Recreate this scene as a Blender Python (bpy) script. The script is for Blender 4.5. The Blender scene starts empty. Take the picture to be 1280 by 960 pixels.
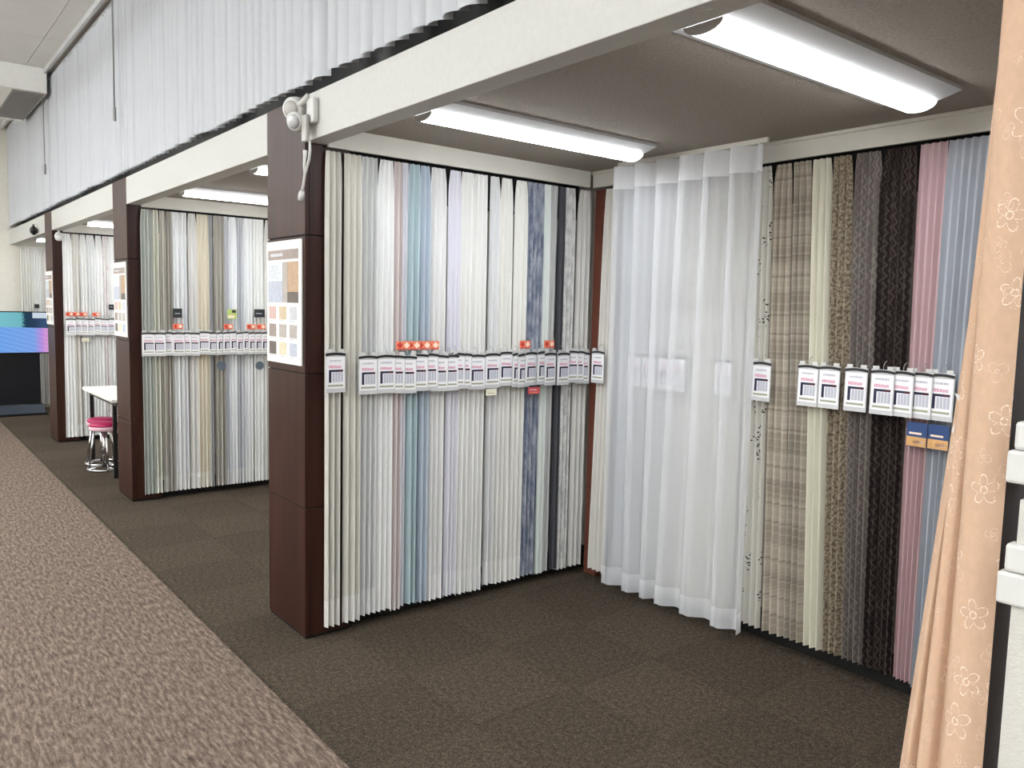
import bpy, bmesh, math, random
from mathutils import Vector, Matrix
random.seed(7)
PI = math.pi
scene = bpy.context.scene
COL = scene.collection

# ------------------------------------------------------------------ camera, world, exposure
cam_d = bpy.data.cameras.new('camera'); cam = bpy.data.objects.new('camera', cam_d); COL.objects.link(cam)
cam_d.sensor_fit = 'HORIZONTAL'; cam_d.sensor_width = 36.0; cam_d.lens = 36.0 * 1001.68 / 1280.0
cam_d.clip_start = 0.05; cam_d.clip_end = 100
_r = Vector((0.62235538, 0.78236976, 0.02390265)); _u = Vector((-0.08823345, 0.03977931, 0.99530521)); _f = Vector((-0.77774587, 0.62154257, -0.09378805))
_m = Matrix((( _r.x, _u.x, -_f.x, 3.43986), (_r.y, _u.y, -_f.y, -1.53812), (_r.z, _u.z, -_f.z, 1.58), (0, 0, 0, 1)))
cam.matrix_world = _m
scene.camera = cam
world = bpy.data.worlds.new('world'); scene.world = world; world.use_nodes = True
world.node_tree.nodes['Background'].inputs[0].default_value = (0.9, 0.95, 1.0, 1)
world.node_tree.nodes['Background'].inputs[1].default_value = 0.05
vs = scene.view_settings
vs.view_transform = 'Standard'; vs.look = 'None'; vs.gamma = 1.0; vs.use_curve_mapping = False
vs.exposure = 0.64
ADDED_LAMP = 18.5      # emission of the unseen pendant lamps added to light the sales floor
BAY_LAMP = 16.0        # emission of the bay fixtures' lenses

# ------------------------------------------------------------------ materials
def lin(c):
    out = []
    for v in c[:3]:
        v = v / 255.0
        out.append(v / 12.92 if v <= 0.04045 else ((v + 0.055) / 1.055) ** 2.4)
    return (*out, 1.0)

class NT:
    """tiny node helper"""
    def __init__(s, name):
        s.m = bpy.data.materials.new(name); s.m.use_nodes = True
        s.t = s.m.node_tree; s.n = s.t.nodes; s.l = s.t.links
        s.b = s.n['Principled BSDF']; s.out = s.n['Material Output']
    def new(s, t, **kw):
        n = s.n.new(t)
        for k, v in kw.items():
            if k in n.inputs: n.inputs[k].default_value = v
            else: setattr(n, k, v)
        return n
    def link(s, a, b): s.l.new(a, b)
    def math(s, op, a, b=None, c=None):
        n = s.n.new('ShaderNodeMath'); n.operation = op
        for i, v in enumerate((a, b, c)):
            if v is None: continue
            if isinstance(v, (int, float)): n.inputs[i].default_value = v
            else: s.l.new(v, n.inputs[i])
        return n.outputs[0]
    def mix(s, fac, a, b):
        n = s.n.new('ShaderNodeMix'); n.data_type = 'RGBA'
        for i, v in ((0, fac), (6, a), (7, b)):
            if isinstance(v, (int, float, tuple)): n.inputs[i].default_value = v
            else: s.l.new(v, n.inputs[i])
        return n.outputs[2]
    def uv(s, scale=(1, 1, 1)):
        tc = s.n.new('ShaderNodeTexCoord'); mp = s.n.new('ShaderNodeMapping'); mp.inputs['Scale'].default_value = scale
        s.l.new(tc.outputs['UV'], mp.inputs[0]); return mp.outputs[0]
    def obj(s, scale=(1, 1, 1)):
        tc = s.n.new('ShaderNodeTexCoord'); mp = s.n.new('ShaderNodeMapping'); mp.inputs['Scale'].default_value = scale
        s.l.new(tc.outputs['Object'], mp.inputs[0]); return mp.outputs[0]
    def noise(s, vec, scale, detail=3, rough=0.5):
        n = s.new('ShaderNodeTexNoise'); n.inputs['Scale'].default_value = scale; n.inputs['Detail'].default_value = detail
        n.inputs['Roughness'].default_value = rough
        s.l.new(vec, n.inputs['Vector']); return n.outputs['Fac']
    def ramp(s, fac, *stops):
        n = s.new('ShaderNodeValToRGB'); e = n.color_ramp.elements
        while len(e) < len(stops): e.new(0.5)
        for i, (p, c) in enumerate(stops): e[i].position = p; e[i].color = c
        s.l.new(fac, n.inputs[0]); return n.outputs[0]
    def bump(s, h, strength, dist=0.002):
        n = s.new('ShaderNodeBump'); n.inputs['Strength'].default_value = strength; n.inputs['Distance'].default_value = dist
        s.l.new(h, n.inputs['Height']); s.l.new(n.outputs[0], s.b.inputs['Normal'])

def plain(name, c, rough=0.6, var=0.0, vscale=30, metallic=0.0, spec=0.4, bump=0.0, bscale=200, bdist=0.002):
    t = NT(name); col = lin(c)
    t.b.inputs['Roughness'].default_value = rough; t.b.inputs['Metallic'].default_value = metallic
    t.b.inputs['Specular IOR Level'].default_value = spec
    v = t.obj()
    if var:
        f = t.noise(v, vscale, 4)
        lo = tuple(max(0, x * (1 - var)) for x in col[:3]) + (1,); hi = tuple(min(1, x * (1 + var)) for x in col[:3]) + (1,)
        t.link(t.ramp(f, (0.3, lo), (0.7, hi)), t.b.inputs['Base Color'])
    else:
        f = t.noise(v, vscale, 2)
        t.link(t.ramp(f, (0.3, tuple(x * .985 for x in col[:3]) + (1,)), (0.7, col)), t.b.inputs['Base Color'])
    if bump: t.bump(t.noise(v, bscale, 5, 0.6), bump, bdist)
    return t.m

def emit(name, c, strength):
    t = NT(name); e = t.new('ShaderNodeEmission'); e.inputs[0].default_value = c; e.inputs[1].default_value = strength
    t.link(e.outputs[0], t.out.inputs[0]); return t.m

def fabric_finish(t, colsock, sheer=0.0, transl=0.25, rough=0.85):
    t.b.inputs['Roughness'].default_value = rough; t.b.inputs['Specular IOR Level'].default_value = 0.15
    if not isinstance(colsock, tuple): t.link(colsock, t.b.inputs['Base Color'])
    else: t.b.inputs['Base Color'].default_value = colsock
    tr = t.new('ShaderNodeBsdfTranslucent')
    if isinstance(colsock, tuple): tr.inputs[0].default_value = colsock
    else: t.link(colsock, tr.inputs[0])
    mx = t.new('ShaderNodeMixShader'); mx.inputs[0].default_value = transl
    t.link(t.b.outputs[0], mx.inputs[1]); t.link(tr.outputs[0], mx.inputs[2])
    last = mx.outputs[0]
    if sheer:
        tp = t.new('ShaderNodeBsdfTransparent'); m2 = t.new('ShaderNodeMixShader'); m2.inputs[0].default_value = sheer
        t.link(last, m2.inputs[1]); t.link(tp.outputs[0], m2.inputs[2]); last = m2.outputs[0]
    t.link(last, t.out.inputs[0])
    return t.m

_fab = {}
def fabric(c, sheer=0.0, transl=0.1, slub=0.035):
    key = (c, sheer, transl, slub)
    if key in _fab: return _fab[key]
    t = NT('fabric_%d_%d_%d' % c); col = lin(c)
    f = t.noise(t.uv((420, 9, 1)), 1.0, 3)      # vertical slubs of the weave
    hi = tuple(min(1, x * (1 + slub)) for x in col[:3]) + (1,); lo = tuple(x * (1 - slub) for x in col[:3]) + (1,)
    cs = t.ramp(f, (0.3, lo), (0.7, hi))
    w = t.noise(t.uv((900, 900, 1)), 1.0, 2); t.bump(w, 0.15, 0.001)
    _fab[key] = fabric_finish(t, cs, sheer, transl); return _fab[key]

def fabric_noise(name, a, b, su, sv, thr=0.5, soft=0.06, detail=4):
    t = NT(name); f = t.noise(t.uv((su, sv, 1)), 1.0, detail, 0.65)
    cs = t.ramp(f, (thr - soft, lin(a)), (thr + soft, lin(b)))
    return fabric_finish(t, cs, 0, 0.1)

def fabric_plaid(name, base, dark, light):
    t = NT(name); uv = t.uv()
    s = t.new('ShaderNodeSeparateXYZ'); t.link(uv, s.inputs[0]); v = s.outputs[1]; u = s.outputs[0]
    a = t.math('FRACT', t.math('MULTIPLY', v, 4.6)); band = t.math('LESS_THAN', a, 0.42)
    b = t.math('FRACT', t.math('MULTIPLY', v, 11.3)); thin = t.math('LESS_THAN', b, 0.12)
    c = t.math('FRACT', t.math('MULTIPLY', v, 27.0)); thin2 = t.math('LESS_THAN', c, 0.25)
    n = t.noise(t.uv((260, 14, 1)), 1.0, 3)
    col = t.mix(t.math('MULTIPLY', band, 0.75), lin(base), lin(dark))
    col = t.mix(t.math('MULTIPLY', thin, 0.55), col, lin((118, 104, 94)))
    col = t.mix(t.math('MULTIPLY', thin2, 0.35), col, lin(light))
    col = t.mix(t.math('MULTIPLY', n, 0.5), col, lin(light))
    return fabric_finish(t, col, 0, 0.15)

def fabric_zigzag(name, a, b, c=None):
    t = NT(name); uv = t.uv()
    s = t.new('ShaderNodeSeparateXYZ'); t.link(uv, s.inputs[0]); u = s.outputs[0]; v = s.outputs[1]
    zz = t.math('PINGPONG', t.math('MULTIPLY', v, 1.0), 0.022)
    w = t.math('FRACT', t.math('ADD', t.math('MULTIPLY', u, 40.0), t.math('MULTIPLY', zz, 32.0)))
    n = t.noise(t.uv((120, 60, 1)), 1.0, 4)
    line = t.math('LESS_THAN', t.math('ADD', w, t.math('MULTIPLY', n, 0.5)), 0.62)
    col = t.mix(line, lin(a), lin(b))
    big = t.noise(t.uv((14, 4, 1)), 1.0, 3)
    col = t.mix(t.math('MULTIPLY', t.math('GREATER_THAN', big, 0.52), 0.6), col, lin(c or b))
    return fabric_finish(t, col, 0, 0.1)

def flower_nodes(t, vec, scale, petals, width):
    """white embroidered outline flowers in scattered cells -> 0/1 socket"""
    vo = t.new('ShaderNodeTexVoronoi'); vo.voronoi_dimensions = '2D'; vo.inputs['Scale'].default_value = scale
    vo.inputs['Randomness'].default_value = 0.9
    t.link(vec, vo.inputs['Vector'])
    sub = t.new('ShaderNodeVectorMath'); sub.operation = 'SUBTRACT'
    t.link(vec, sub.inputs[0]); t.link(vo.outputs['Position'], sub.inputs[1])
    s = t.new('ShaderNodeSeparateXYZ'); t.link(sub.outputs[0], s.inputs[0])
    rc = t.new('ShaderNodeSeparateColor'); t.link(vo.outputs['Color'], rc.inputs[0])
    ang = t.math('ADD', t.math('ARCTAN2', s.outputs[1], s.outputs[0]), t.math('MULTIPLY', rc.outputs[0], 6.0))
    r = t.math('MULTIPLY', vo.outputs['Distance'], 1.0)
    pet = t.math('ABSOLUTE', t.math('COSINE', t.math('MULTIPLY', ang, petals / 2.0)))
    rad = t.math('MULTIPLY', t.math('ADD', t.math('MULTIPLY', pet, 0.17), 0.10), t.math('ADD', 0.7, t.math('MULTIPLY', rc.outputs[1], 0.6)))
    o1 = t.math('LESS_THAN', t.math('ABSOLUTE', t.math('SUBTRACT', r, rad)), width)
    o2 = t.math('LESS_THAN', t.math('ABSOLUTE', t.math('SUBTRACT', r, 0.055)), width)
    on = t.math('GREATER_THAN', rc.outputs[2], 0.25)
    return t.math('MULTIPLY', t.math('MAXIMUM', o1, o2), on)

def fabric_embroidered(name, base, thread, scale, petals, width, slub=0.05):
    t = NT(name); fl = flower_nodes(t, t.uv(), scale, petals, width)
    fl2 = flower_nodes(t, t.uv((1, 1, 1)), scale * 1.9, 3, width * 0.8)
    n = t.noise(t.uv((300, 300, 1)), 1.0, 3)
    brk = t.math('GREATER_THAN', n, 0.47)
    f = t.math('MULTIPLY', t.math('MAXIMUM', fl, t.math('MULTIPLY', fl2, 0.7)), brk)
    vv = t.noise(t.uv((70, 50, 1)), 1.0, 5)
    c = lin(base)
    bc = t.ramp(vv, (0.3, tuple(x * (1 - slub) for x in c[:3]) + (1,)), (0.7, tuple(min(1, x * (1 + slub)) for x in c[:3]) + (1,)))
    return fabric_finish(t, t.mix(f, bc, lin(thread)), 0, 0.1)

def fabric_sprig(name, base, dot, sheer=0.0):
    """white cloth with sprigs of tiny dark leaves in clusters"""
    t = NT(name); vo = t.new('ShaderNodeTexVoronoi'); vo.voronoi_dimensions = '2D'; vo.inputs['Scale'].default_value = 1.0
    t.link(t.uv((60, 70, 1)), vo.inputs['Vector'])
    dots = t.math('LESS_THAN', vo.outputs['Distance'], 0.26)
    cl = t.math('GREATER_THAN', t.noise(t.uv((16, 5, 1)), 1.0, 1), 0.58)
    return fabric_finish(t, t.mix(t.math('MULTIPLY', dots, cl), lin(base), lin(dot)), sheer, 0.2)

def wood_mat():
    t = NT('walnut_panel_wood')
    f = t.noise(t.obj((22, 22, 0.9)), 1.0, 5, 0.6)
    cs = t.ramp(f, (0.25, lin((36, 20, 16))), (0.55, lin((55, 29, 23))), (0.8, lin((65, 40, 32))))
    t.link(cs, t.b.inputs['Base Color']); t.b.inputs['Roughness'].default_value = 0.42; t.b.inputs['Specular IOR Level'].default_value = 0.22
    t.bump(f, 0.05, 0.001); return t.m

def carpet_bay(name, k):
    t = NT(name); v = t.obj()
    f = t.noise(v, 150, 3, 0.7); g = t.noise(v, 50, 3, 0.6)
    h = t.math('ADD', t.math('MULTIPLY', f, 0.7), t.math('MULTIPLY', g, 0.3))
    base = [lin((40, 35, 30)), lin((75, 66, 56)), lin((112, 101, 88))]
    base = [tuple(x * k for x in b[:3]) + (1,) for b in base]
    t.link(t.ramp(h, (0.36, base[0]), (0.5, base[1]), (0.66, base[2])), t.b.inputs['Base Color'])
    t.b.inputs['Roughness'].default_value = 0.95; t.b.inputs['Specular IOR Level'].default_value = 0.1
    t.bump(f, 0.6, 0.004); return t.m

def carpet_aisle():
    t = NT('aisle_carpet_pile')
    f = t.noise(t.obj((16, 70, 1)), 1.0, 4, 0.6); g = t.noise(t.obj(), 160, 3, 0.6)
    h = t.math('ADD', t.math('MULTIPLY', f, 0.72), t.math('MULTIPLY', g, 0.28))
    t.link(t.ramp(h, (0.34, lin((72, 60, 53))), (0.5, lin((112, 98, 88))), (0.66, lin((150, 134, 121)))), t.b.inputs['Base Color'])
    t.b.inputs['Roughness'].default_value = 0.95; t.b.inputs['Specular IOR Level'].default_value = 0.1
    t.bump(h, 0.5, 0.004); return t.m

def screen_mat():
    t = NT('screen_picture'); uv = t.uv()
    s = t.new('ShaderNodeSeparateXYZ'); t.link(uv, s.inputs[0]); u, v = s.outputs[0], s.outputs[1]
    n = t.noise(t.uv((60, 30, 1)), 1.0, 4)
    plane = t.ramp(t.math('ADD', u, t.math('MULTIPLY', n, 0.10)), (0.30, (0.16, 0.42, 0.95, 1)), (0.86, (0.22, 0.42, 0.92, 1)), (0.96, (0.55, 0.30, 0.85, 1)), (1.0, (0.75, 0.35, 0.75, 1)))
    stripe = t.math('LESS_THAN', t.math('FRACT', t.math('ADD', t.math('MULTIPLY', u, 5.0), t.math('MULTIPLY', v, 9.0))), 0.12)
    plane = t.mix(t.math('MULTIPLY', stripe, 0.22), plane, (0.8, 0.9, 1, 1))
    top = t.ramp(t.math('ADD', u, t.math('MULTIPLY', n, 0.15)), (0.3, (0.25, 0.65, 0.75, 1)), (0.74, (0.2, 0.55, 0.62, 1)), (0.78, (0.02, 0.06, 0.1, 1)), (0.9, (0.03, 0.06, 0.12, 1)), (1.0, (0.05, 0.1, 0.2, 1)))
    wht = t.math('MULTIPLY', t.math('GREATER_THAN', v, 0.86), t.math('GREATER_THAN', u, 0.8))
    top = t.mix(wht, top, (0.7, 0.8, 0.9, 1))
    col = t.mix(t.math('LESS_THAN', t.math('ADD', v, t.math('MULTIPLY', u, 0.05)), 0.66), top, plane)
    e = t.new('ShaderNodeEmission'); e.inputs[1].default_value = 0.55; t.link(col, e.inputs[0]); t.link(e.outputs[0], t.out.inputs[0])
    return t.m

M = {}
M['wood'] = wood_mat()
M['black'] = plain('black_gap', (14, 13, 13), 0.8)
M['white_paint'] = plain('white_plaster_paint', (190, 190, 186), 0.6, 0.03, 40, bump=0.25, bscale=120, bdist=0.004)
M['valance'] = plain('valance_paint', (214, 211, 202), 0.55, 0.03, 8)
M['ceil_bay'] = plain('textured_ceiling_board', (160, 151, 140), 0.9, 0.14, 90, bump=1.0, bscale=110, bdist=0.012)
M['ceil_main'] = plain('ceiling_panel', (226, 226, 222), 0.8, 0.02, 6)
M['duct_white'] = plain('duct_paint', (244, 244, 240), 0.6, 0.02, 20)
M['cream_wall'] = plain('cream_wallpaper', (240, 236, 226), 0.75, 0.03, 30, bump=0.1)
M['dark_glass'] = plain('dark_window_glass', (12, 12, 14), 0.25)
M['blind'] = plain('blind_slat_fabric', (182, 185, 190), 0.8, 0.02, 60)
M['blind_rail'] = plain('blind_rail_aluminium', (200, 202, 202), 0.4, metallic=0.2)
M['cord'] = plain('grey_cord', (150, 150, 148), 0.7)
M['bay_a'] = carpet_bay('bay_carpet_a', 1.0); M['bay_b'] = carpet_bay('bay_carpet_b', 0.90)
M['aisle'] = carpet_aisle()
M['rust'] = plain('rust_brown_board', (104, 58, 45), 0.6, 0.12, 30)
M['wall_inner'] = plain('partition_board', (205, 198, 188), 0.8, 0.04, 10)
M['metal'] = plain('fixture_white_steel', (190, 190, 190), 0.35, metallic=0.1)
M['lens'] = emit('lit_lamp_lens', (0.945, 0.975, 1.0, 1), BAY_LAMP)
M['lens_added'] = emit('added_lamp_lens', (0.935, 0.97, 1.0, 1), ADDED_LAMP)
M['white_plastic'] = plain('white_plastic', (206, 206, 203), 0.4)
M['grey_plastic'] = plain('grey_plastic', (170, 168, 164), 0.4)
M['dark_plastic'] = plain('dark_plastic', (34, 34, 36), 0.35)
M['charcoal'] = plain('charcoal_board', (92, 92, 95), 0.6, 0.05, 40)
M['black_metal'] = plain('black_metal', (16, 16, 18), 0.4, spec=0.5)
M['stand_black'] = plain('stand_black', (14, 17, 24), 0.45)
M['stand_grey'] = plain('stand_slate', (46, 54, 66), 0.5)
M['chrome'] = plain('chrome', (205, 205, 208), 0.12, metallic=1.0)
M['table_white'] = plain('table_laminate', (232, 230, 224), 0.4)
M['pink_vinyl'] = plain('pink_vinyl', (170, 36, 86), 0.4, 0.08, 20)
M['pink_pale'] = plain('pale_pink_piping', (232, 190, 204), 0.45)
M['screen'] = screen_mat()
M['pocket'] = plain('clear_pocket_plastic', (205, 206, 208), 0.2, spec=0.6)
M['card'] = plain('white_card', (240, 239, 242), 0.55)
M['navy'] = plain('navy_print', (30, 32, 62), 0.6)
M['maroon'] = plain('maroon_print', (70, 26, 46), 0.6)
M['pinkprint'] = plain('pink_print', (222, 168, 190), 0.6)
M['greyprint'] = plain('grey_print', (188, 190, 202), 0.6)
M['oliveprint'] = plain('olive_print', (160, 164, 140), 0.6)
M['orange'] = plain('orange_card', (236, 132, 100), 0.55)
M['redprint'] = plain('red_print', (196, 58, 52), 0.55)
M['paleprint'] = plain('pale_print', (250, 222, 204), 0.55)
M['bluecard'] = plain('blue_card', (44, 72, 120), 0.55)
M['tancard'] = plain('tan_card', (208, 160, 104), 0.55)
M['creamcard'] = plain('cream_card', (232, 228, 206), 0.6)
M['redcard'] = plain('red_card', (190, 76, 82), 0.6)
M['greencard'] = plain('green_card', (176, 196, 110), 0.6)
M['darkcard'] = plain('dark_card', (40, 42, 46), 0.6)
M['slatecard'] = plain('slate_card', (88, 100, 112), 0.6)
M['poster_white'] = plain('poster_paper', (238, 237, 234), 0.45)
for k, c in dict(p_brown=(150, 136, 130), p_grey=(190, 192, 198), p_blue=(176, 182, 196), p_tan=(176, 148, 120), p_dark=(100, 90, 84), p_beige=(196, 180, 150),
                 p_cream=(214, 204, 176), p_lilac=(190, 180, 196), p_stone=(172, 164, 158), p_pink=(196, 168, 160), p_sky=(206, 214, 222)).items():
    M[k] = plain('poster_' + k, c, 0.5, 0.12, 60)

# ------------------------------------------------------------------ geometry helpers
def bbox(bm, x0, x1, y0, y1, z0, z1, mi=0):
    v = [bm.verts.new(p) for p in ((x0, y0, z0), (x1, y0, z0), (x1, y1, z0), (x0, y1, z0), (x0, y0, z1), (x1, y0, z1), (x1, y1, z1), (x0, y1, z1))]
    for q in ((3, 2, 1, 0), (4, 5, 6, 7), (0, 1, 5, 4), (1, 2, 6, 5), (2, 3, 7, 6), (3, 0, 4, 7)):
        f = bm.faces.new([v[i] for i in q]); f.material_index = mi
    return v
def tube(bm, pts, r, n=8, cap=True):
    rings = []
    pts = [Vector(p) for p in pts]
    for i, p in enumerate(pts):
        d = (pts[min(i + 1, len(pts) - 1)] - pts[max(i - 1, 0)]).normalized()
        a = d.orthogonal().normalized() if i == 0 else (rings_a - d * rings_a.dot(d)).normalized()
        rings_a = a; b = d.cross(a); rr = r[i] if isinstance(r, (list, tuple)) else r
        rings.append([bm.verts.new(p + (a * math.cos(2 * PI * k / n) + b * math.sin(2 * PI * k / n)) * rr) for k in range(n)])
    for i in range(len(rings) - 1):
        for k in range(n):
            f = bm.faces.new((rings[i][k], rings[i][(k + 1) % n], rings[i + 1][(k + 1) % n], rings[i + 1][k])); f.smooth = True
    if cap:
        bm.faces.new(rings[0][::-1]); bm.faces.new(rings[-1])
def lathe(bm, prof, n=24, c=(0, 0, 0)):
    rings = [[bm.verts.new((c[0] + r * math.cos(2 * PI * k / n), c[1] + r * math.sin(2 * PI * k / n), c[2] + z)) for k in range(n)] for r, z in prof]
    for i in range(len(rings) - 1):
        for k in range(n):
            f = bm.faces.new((rings[i][k], rings[i][(k + 1) % n], rings[i + 1][(k + 1) % n], rings[i + 1][k])); f.smooth = True
    bm.faces.new(rings[0][::-1]); bm.faces.new(rings[-1])
def obj(name, bm, mats, parent=None, loc=None, bevel=0.0):
    me = bpy.data.meshes.new(name); bmesh.ops.recalc_face_normals(bm, faces=bm.faces[:]) if bm.faces else None
    bm.to_mesh(me); bm.free()
    for m in (mats if isinstance(mats, (list, tuple)) else [mats]): me.materials.append(M[m] if isinstance(m, str) else m)
    o = bpy.data.objects.new(name, me); COL.objects.link(o)
    if loc: o.location = loc
    if parent: o.parent = parent
    if bevel:
        b = o.modifiers.new('bevel', 'BEVEL'); b.width = bevel; b.segments = 2; b.limit_method = 'ANGLE'
    return o
def box(name, x0, x1, y0, y1, z0, z1, mat, parent=None, bevel=0.0):
    bm = bmesh.new(); bbox(bm, x0, x1, y0, y1, z0, z1); return obj(name, bm, mat, parent, bevel=bevel)
def tag(o, label, cat=None, group=None, kind=None):
    o['label'] = label
    if cat: o['category'] = cat
    if group: o['group'] = group
    if kind: o['kind'] = kind
    return o
def struct(o, label=None):
    o['kind'] = 'structure'
    if label: o['label'] = label
    return o
def thing(name, label, cat, loc=(0, 0, 0), rz=0.0, group=None, kind=None):
    o = bpy.data.objects.new(name, None); COL.objects.link(o); o.empty_display_size = 0.05
    o.location = loc; o.rotation_euler = (0, 0, rz); return tag(o, label, cat, group, kind)
def copy_tree(root, loc=None, rz=None, label=None, group=None):
    def cp(o, par):
        c = o.copy(); COL.objects.link(c); c.parent = par
        for ch in o.children: cp(ch, c)
        return c
    r = cp(root, None)
    if loc is not None: r.location = loc
    if rz is not None: r.rotation_euler = (0, 0, rz)
    if label: r['label'] = label
    if group: r['group'] = group
    return r

# ------------------------------------------------------------------ dimensions (metres)
PW = 0.4365                      # pillar width
PITCH = 3.206
PX = [0.0, -PITCH, -2 * PITCH]   # right faces of the walnut pillars
RPX = 2.94                       # left face of the last pillar, beside the camera
XEND = -9.75                     # far end wall
XR = 9.5                         # right end of the room
YF = -8.0                        # front of the sales floor
D = 1.752                        # face of the back valance
ZF, ZT, ZV, ZC = 2.295, 2.495, 2.284, 2.375
CEIL = 3.9

# ------------------------------------------------------------------ floor
bm = bmesh.new(); bbox(bm, XEND, XR, -0.32, D + 0.25, -0.05, -0.004)
floor = struct(obj('floor', bm, 'bay_b'), 'dark brown carpet tile floor of the curtain bays')
TS = 0.5
bm = bmesh.new(); bbox(bm, 0, TS - 0.0012, 0, TS - 0.0012, -0.006, 0.0)
t0 = None
x = 1.10 - TS * 22
while x < 3.4:
    for yy in (-0.30, 0.20, 0.70, 1.20):
        y0, y1 = (yy, yy + TS)
        key = random.random() < 0.5
        if t0 is None:
            t0 = obj('carpet_tile', bm, 'bay_a', floor); o = t0; tb = t0.data.copy(); tb.materials.clear(); tb.materials.append(M['bay_b'])
        else:
            o = t0.copy(); COL.objects.link(o); o.parent = floor
        o.data = tb if (int(round((x - 1.1) / TS)) + int(round((yy + .3) / TS))) % 2 else t0.data
        o.location = (x, yy, random.uniform(-0.0006, 0.0006))
    x += TS
bm = bmesh.new(); bbox(bm, XEND, XR, YF, -0.3215, -0.05, 0.003)
struct(obj('floor', bm, 'aisle'), 'lighter brown streaked carpet of the aisle')

# ------------------------------------------------------------------ pillars
ZJ = [0.012, 0.6306, 1.2585, 1.887, 2.5]
def pillar(x1, label, w=PW):
    p = thing('pillar', label, None, (x1 - w, 0, 0), kind='structure')
    box('core', 0.006, w - 0.006, 0.006, 0.22, 0.0, 2.5, 'black', p)
    for i in range(4):
        z0, z1 = ZJ[i] + 0.003, ZJ[i + 1] - 0.003
        box('wood_panel', 0.0, w - 0.0005, 0.0, 0.02, z0, z1, 'wood', p, 0.002)
        box('wood_panel', w - 0.02, w, 0.0205, 0.22, z0, z1, 'wood', p, 0.002)
        box('wood_panel', 0.0, 0.02, 0.0205, 0.22, z0, z1, 'wood', p, 0.002)
    return p
pillar(PX[0], 'walnut panelled pillar with a poster, beside the widest bay and under the white motion sensor')
pillar(PX[1], 'walnut panelled pillar with a poster, between the white table and the greenish curtains')
pillar(PX[2], 'walnut panelled pillar closest to the television display')
pillar(RPX + PW, 'panelled pillar behind the charcoal board and white panel')
# partitions between the bays
for i, X in enumerate(PX):
    struct(box('wall_side', X - PW + 0.09, X - 0.09, 0.22, D + 0.12, 0, ZC, 'wall_inner'), 'partition wall behind the side curtains')
struct(box('wall_side', RPX + 0.09, RPX + PW - 0.09, 0.22, D + 0.12, 0, ZC, 'wall_inner'), 'partition wall')
for i, X in enumerate(PX): struct(box('shade_strip_side', X - 0.0895, X - 0.06, 0.222, D + 0.11, 0, 0.13, 'black'), 'black strip painted as the shade under the side curtains')  # black strips stand in for the shade along the wall foot
struct(box('shade_strip_back', 0.0, RPX, D + 0.07, D + 0.1195, 0, 0.13, 'black'), 'black strip painted as the shade under the back curtains')  # same painted shade along the foot of the back wall
struct(box('wall_back', XEND, XR, D + 0.12, D + 0.24, 0, CEIL, 'wall_inner'), 'back wall of the bays')
struct(box('wall_left', XEND - 0.1, XEND, YF, D + 0.24, 0, CEIL, 'cream_wall'), 'cream end wall behind the television')
struct(box('wall_right', XR, XR + 0.1, YF, D + 0.24, 0, CEIL, 'cream_wall'), 'cream end wall')
struct(box('wall_front', XEND, XR, YF - 0.1, YF, 0, CEIL, 'cream_wall'), 'cream wall across the sales floor')
struct(box('trim_1', 0.03, 0.125, D + 0.025, D + 0.069, 0, ZV - 0.012, 'rust'), 'rust brown board in the corner of the bay')

# fascia boards over the bay openings
spans = [(0.004, RPX, 'long white fascia beam over the widest bay'), (PX[1] + 0.004, PX[0] - PW - 0.003, 'white fascia beam over the bay of greenish and cream curtains'),
         (PX[2] + 0.004, PX[1] - PW - 0.003, 'white fascia beam over the bay with the table'), (XEND, PX[2] - PW - 0.003, 'short white fascia beam at the end wall'),
         (RPX + PW, XR, 'white fascia beam')]
for n, (a, b, lab) in enumerate(spans):
    struct(box('trim_%d' % (n + 2), a, b, 0.0, 0.095, ZF, ZT, 'white_paint', bevel=0.003), lab)
    # bay ceiling of three boards running along the row, with joints
    c = thing('ceiling', 'textured low ceiling of a curtain bay', None, (a, 0, ZC), kind='structure')
    w = b - a
    box('backing', 0, w, 0.095, D + 0.12, 0.012, 0.05, 'black', c)
    for (y0, y1) in ((0.096, 0.924), (0.927, D + 0.12)):
        box('ceiling_board', 0, w, y0, y1, 0.0, 0.012, 'ceil_bay', c)
for n, (a, b, lab) in enumerate(spans[:4]):
    # valance on the side partition and on the back wall
    xl = a + 0.024
    v = struct(box('trim_%d' % (n * 2 + 10), xl - 0.02, xl, 0.10, D - 0.02, ZV, ZC - 0.001, 'valance'), 'painted valance above the side curtains')
    v2 = thing('trim_%d' % (n * 2 + 11), 'painted valance with a small cornice above the back curtains', None, (xl, D, ZV), kind='structure')
    w2 = b - xl - 0.003
    box('board', 0, w2, 0.0, 0.02, 0, ZC - ZV - 0.016, 'valance', v2)
    box('cornice', 0, w2, -0.012, 0.02, ZC - ZV - 0.0155, ZC - ZV - 0.0005, 'valance', v2, 0.002)
    if 0 < n < 3: struct(box('curtain_rail_or_shade_board', (xl - 0.116) if n < 3 else xl - 0.02, (xl - 0.065) if n < 3 else xl + 0.02, 0.225, D - 0.02 if n < 3 else 0.9, 2.10, ZC - 0.03, 'black'), 'rail as a tall black board, painted shade behind the curtain tops')  # rail made a black board so gaps between curtain tops look shaded
# upper wall, dark window band and ledge
struct(box('wall_upper', XEND, XR, 0.16, 0.22, ZT, CEIL, 'dark_glass'), 'dark window band behind the vertical blinds')
struct(box('trim_30', XEND, XR, 0.02, 0.16, ZT + 0.0045, ZT + 0.012, 'black'), 'dark ledge under the blinds')
struct(box('trim_31', XEND, XR, -0.075, -0.045, CEIL - 0.05, CEIL - 0.001, 'blind_rail', bevel=0.004), 'pale cornice where blinds meet the ceiling')

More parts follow.
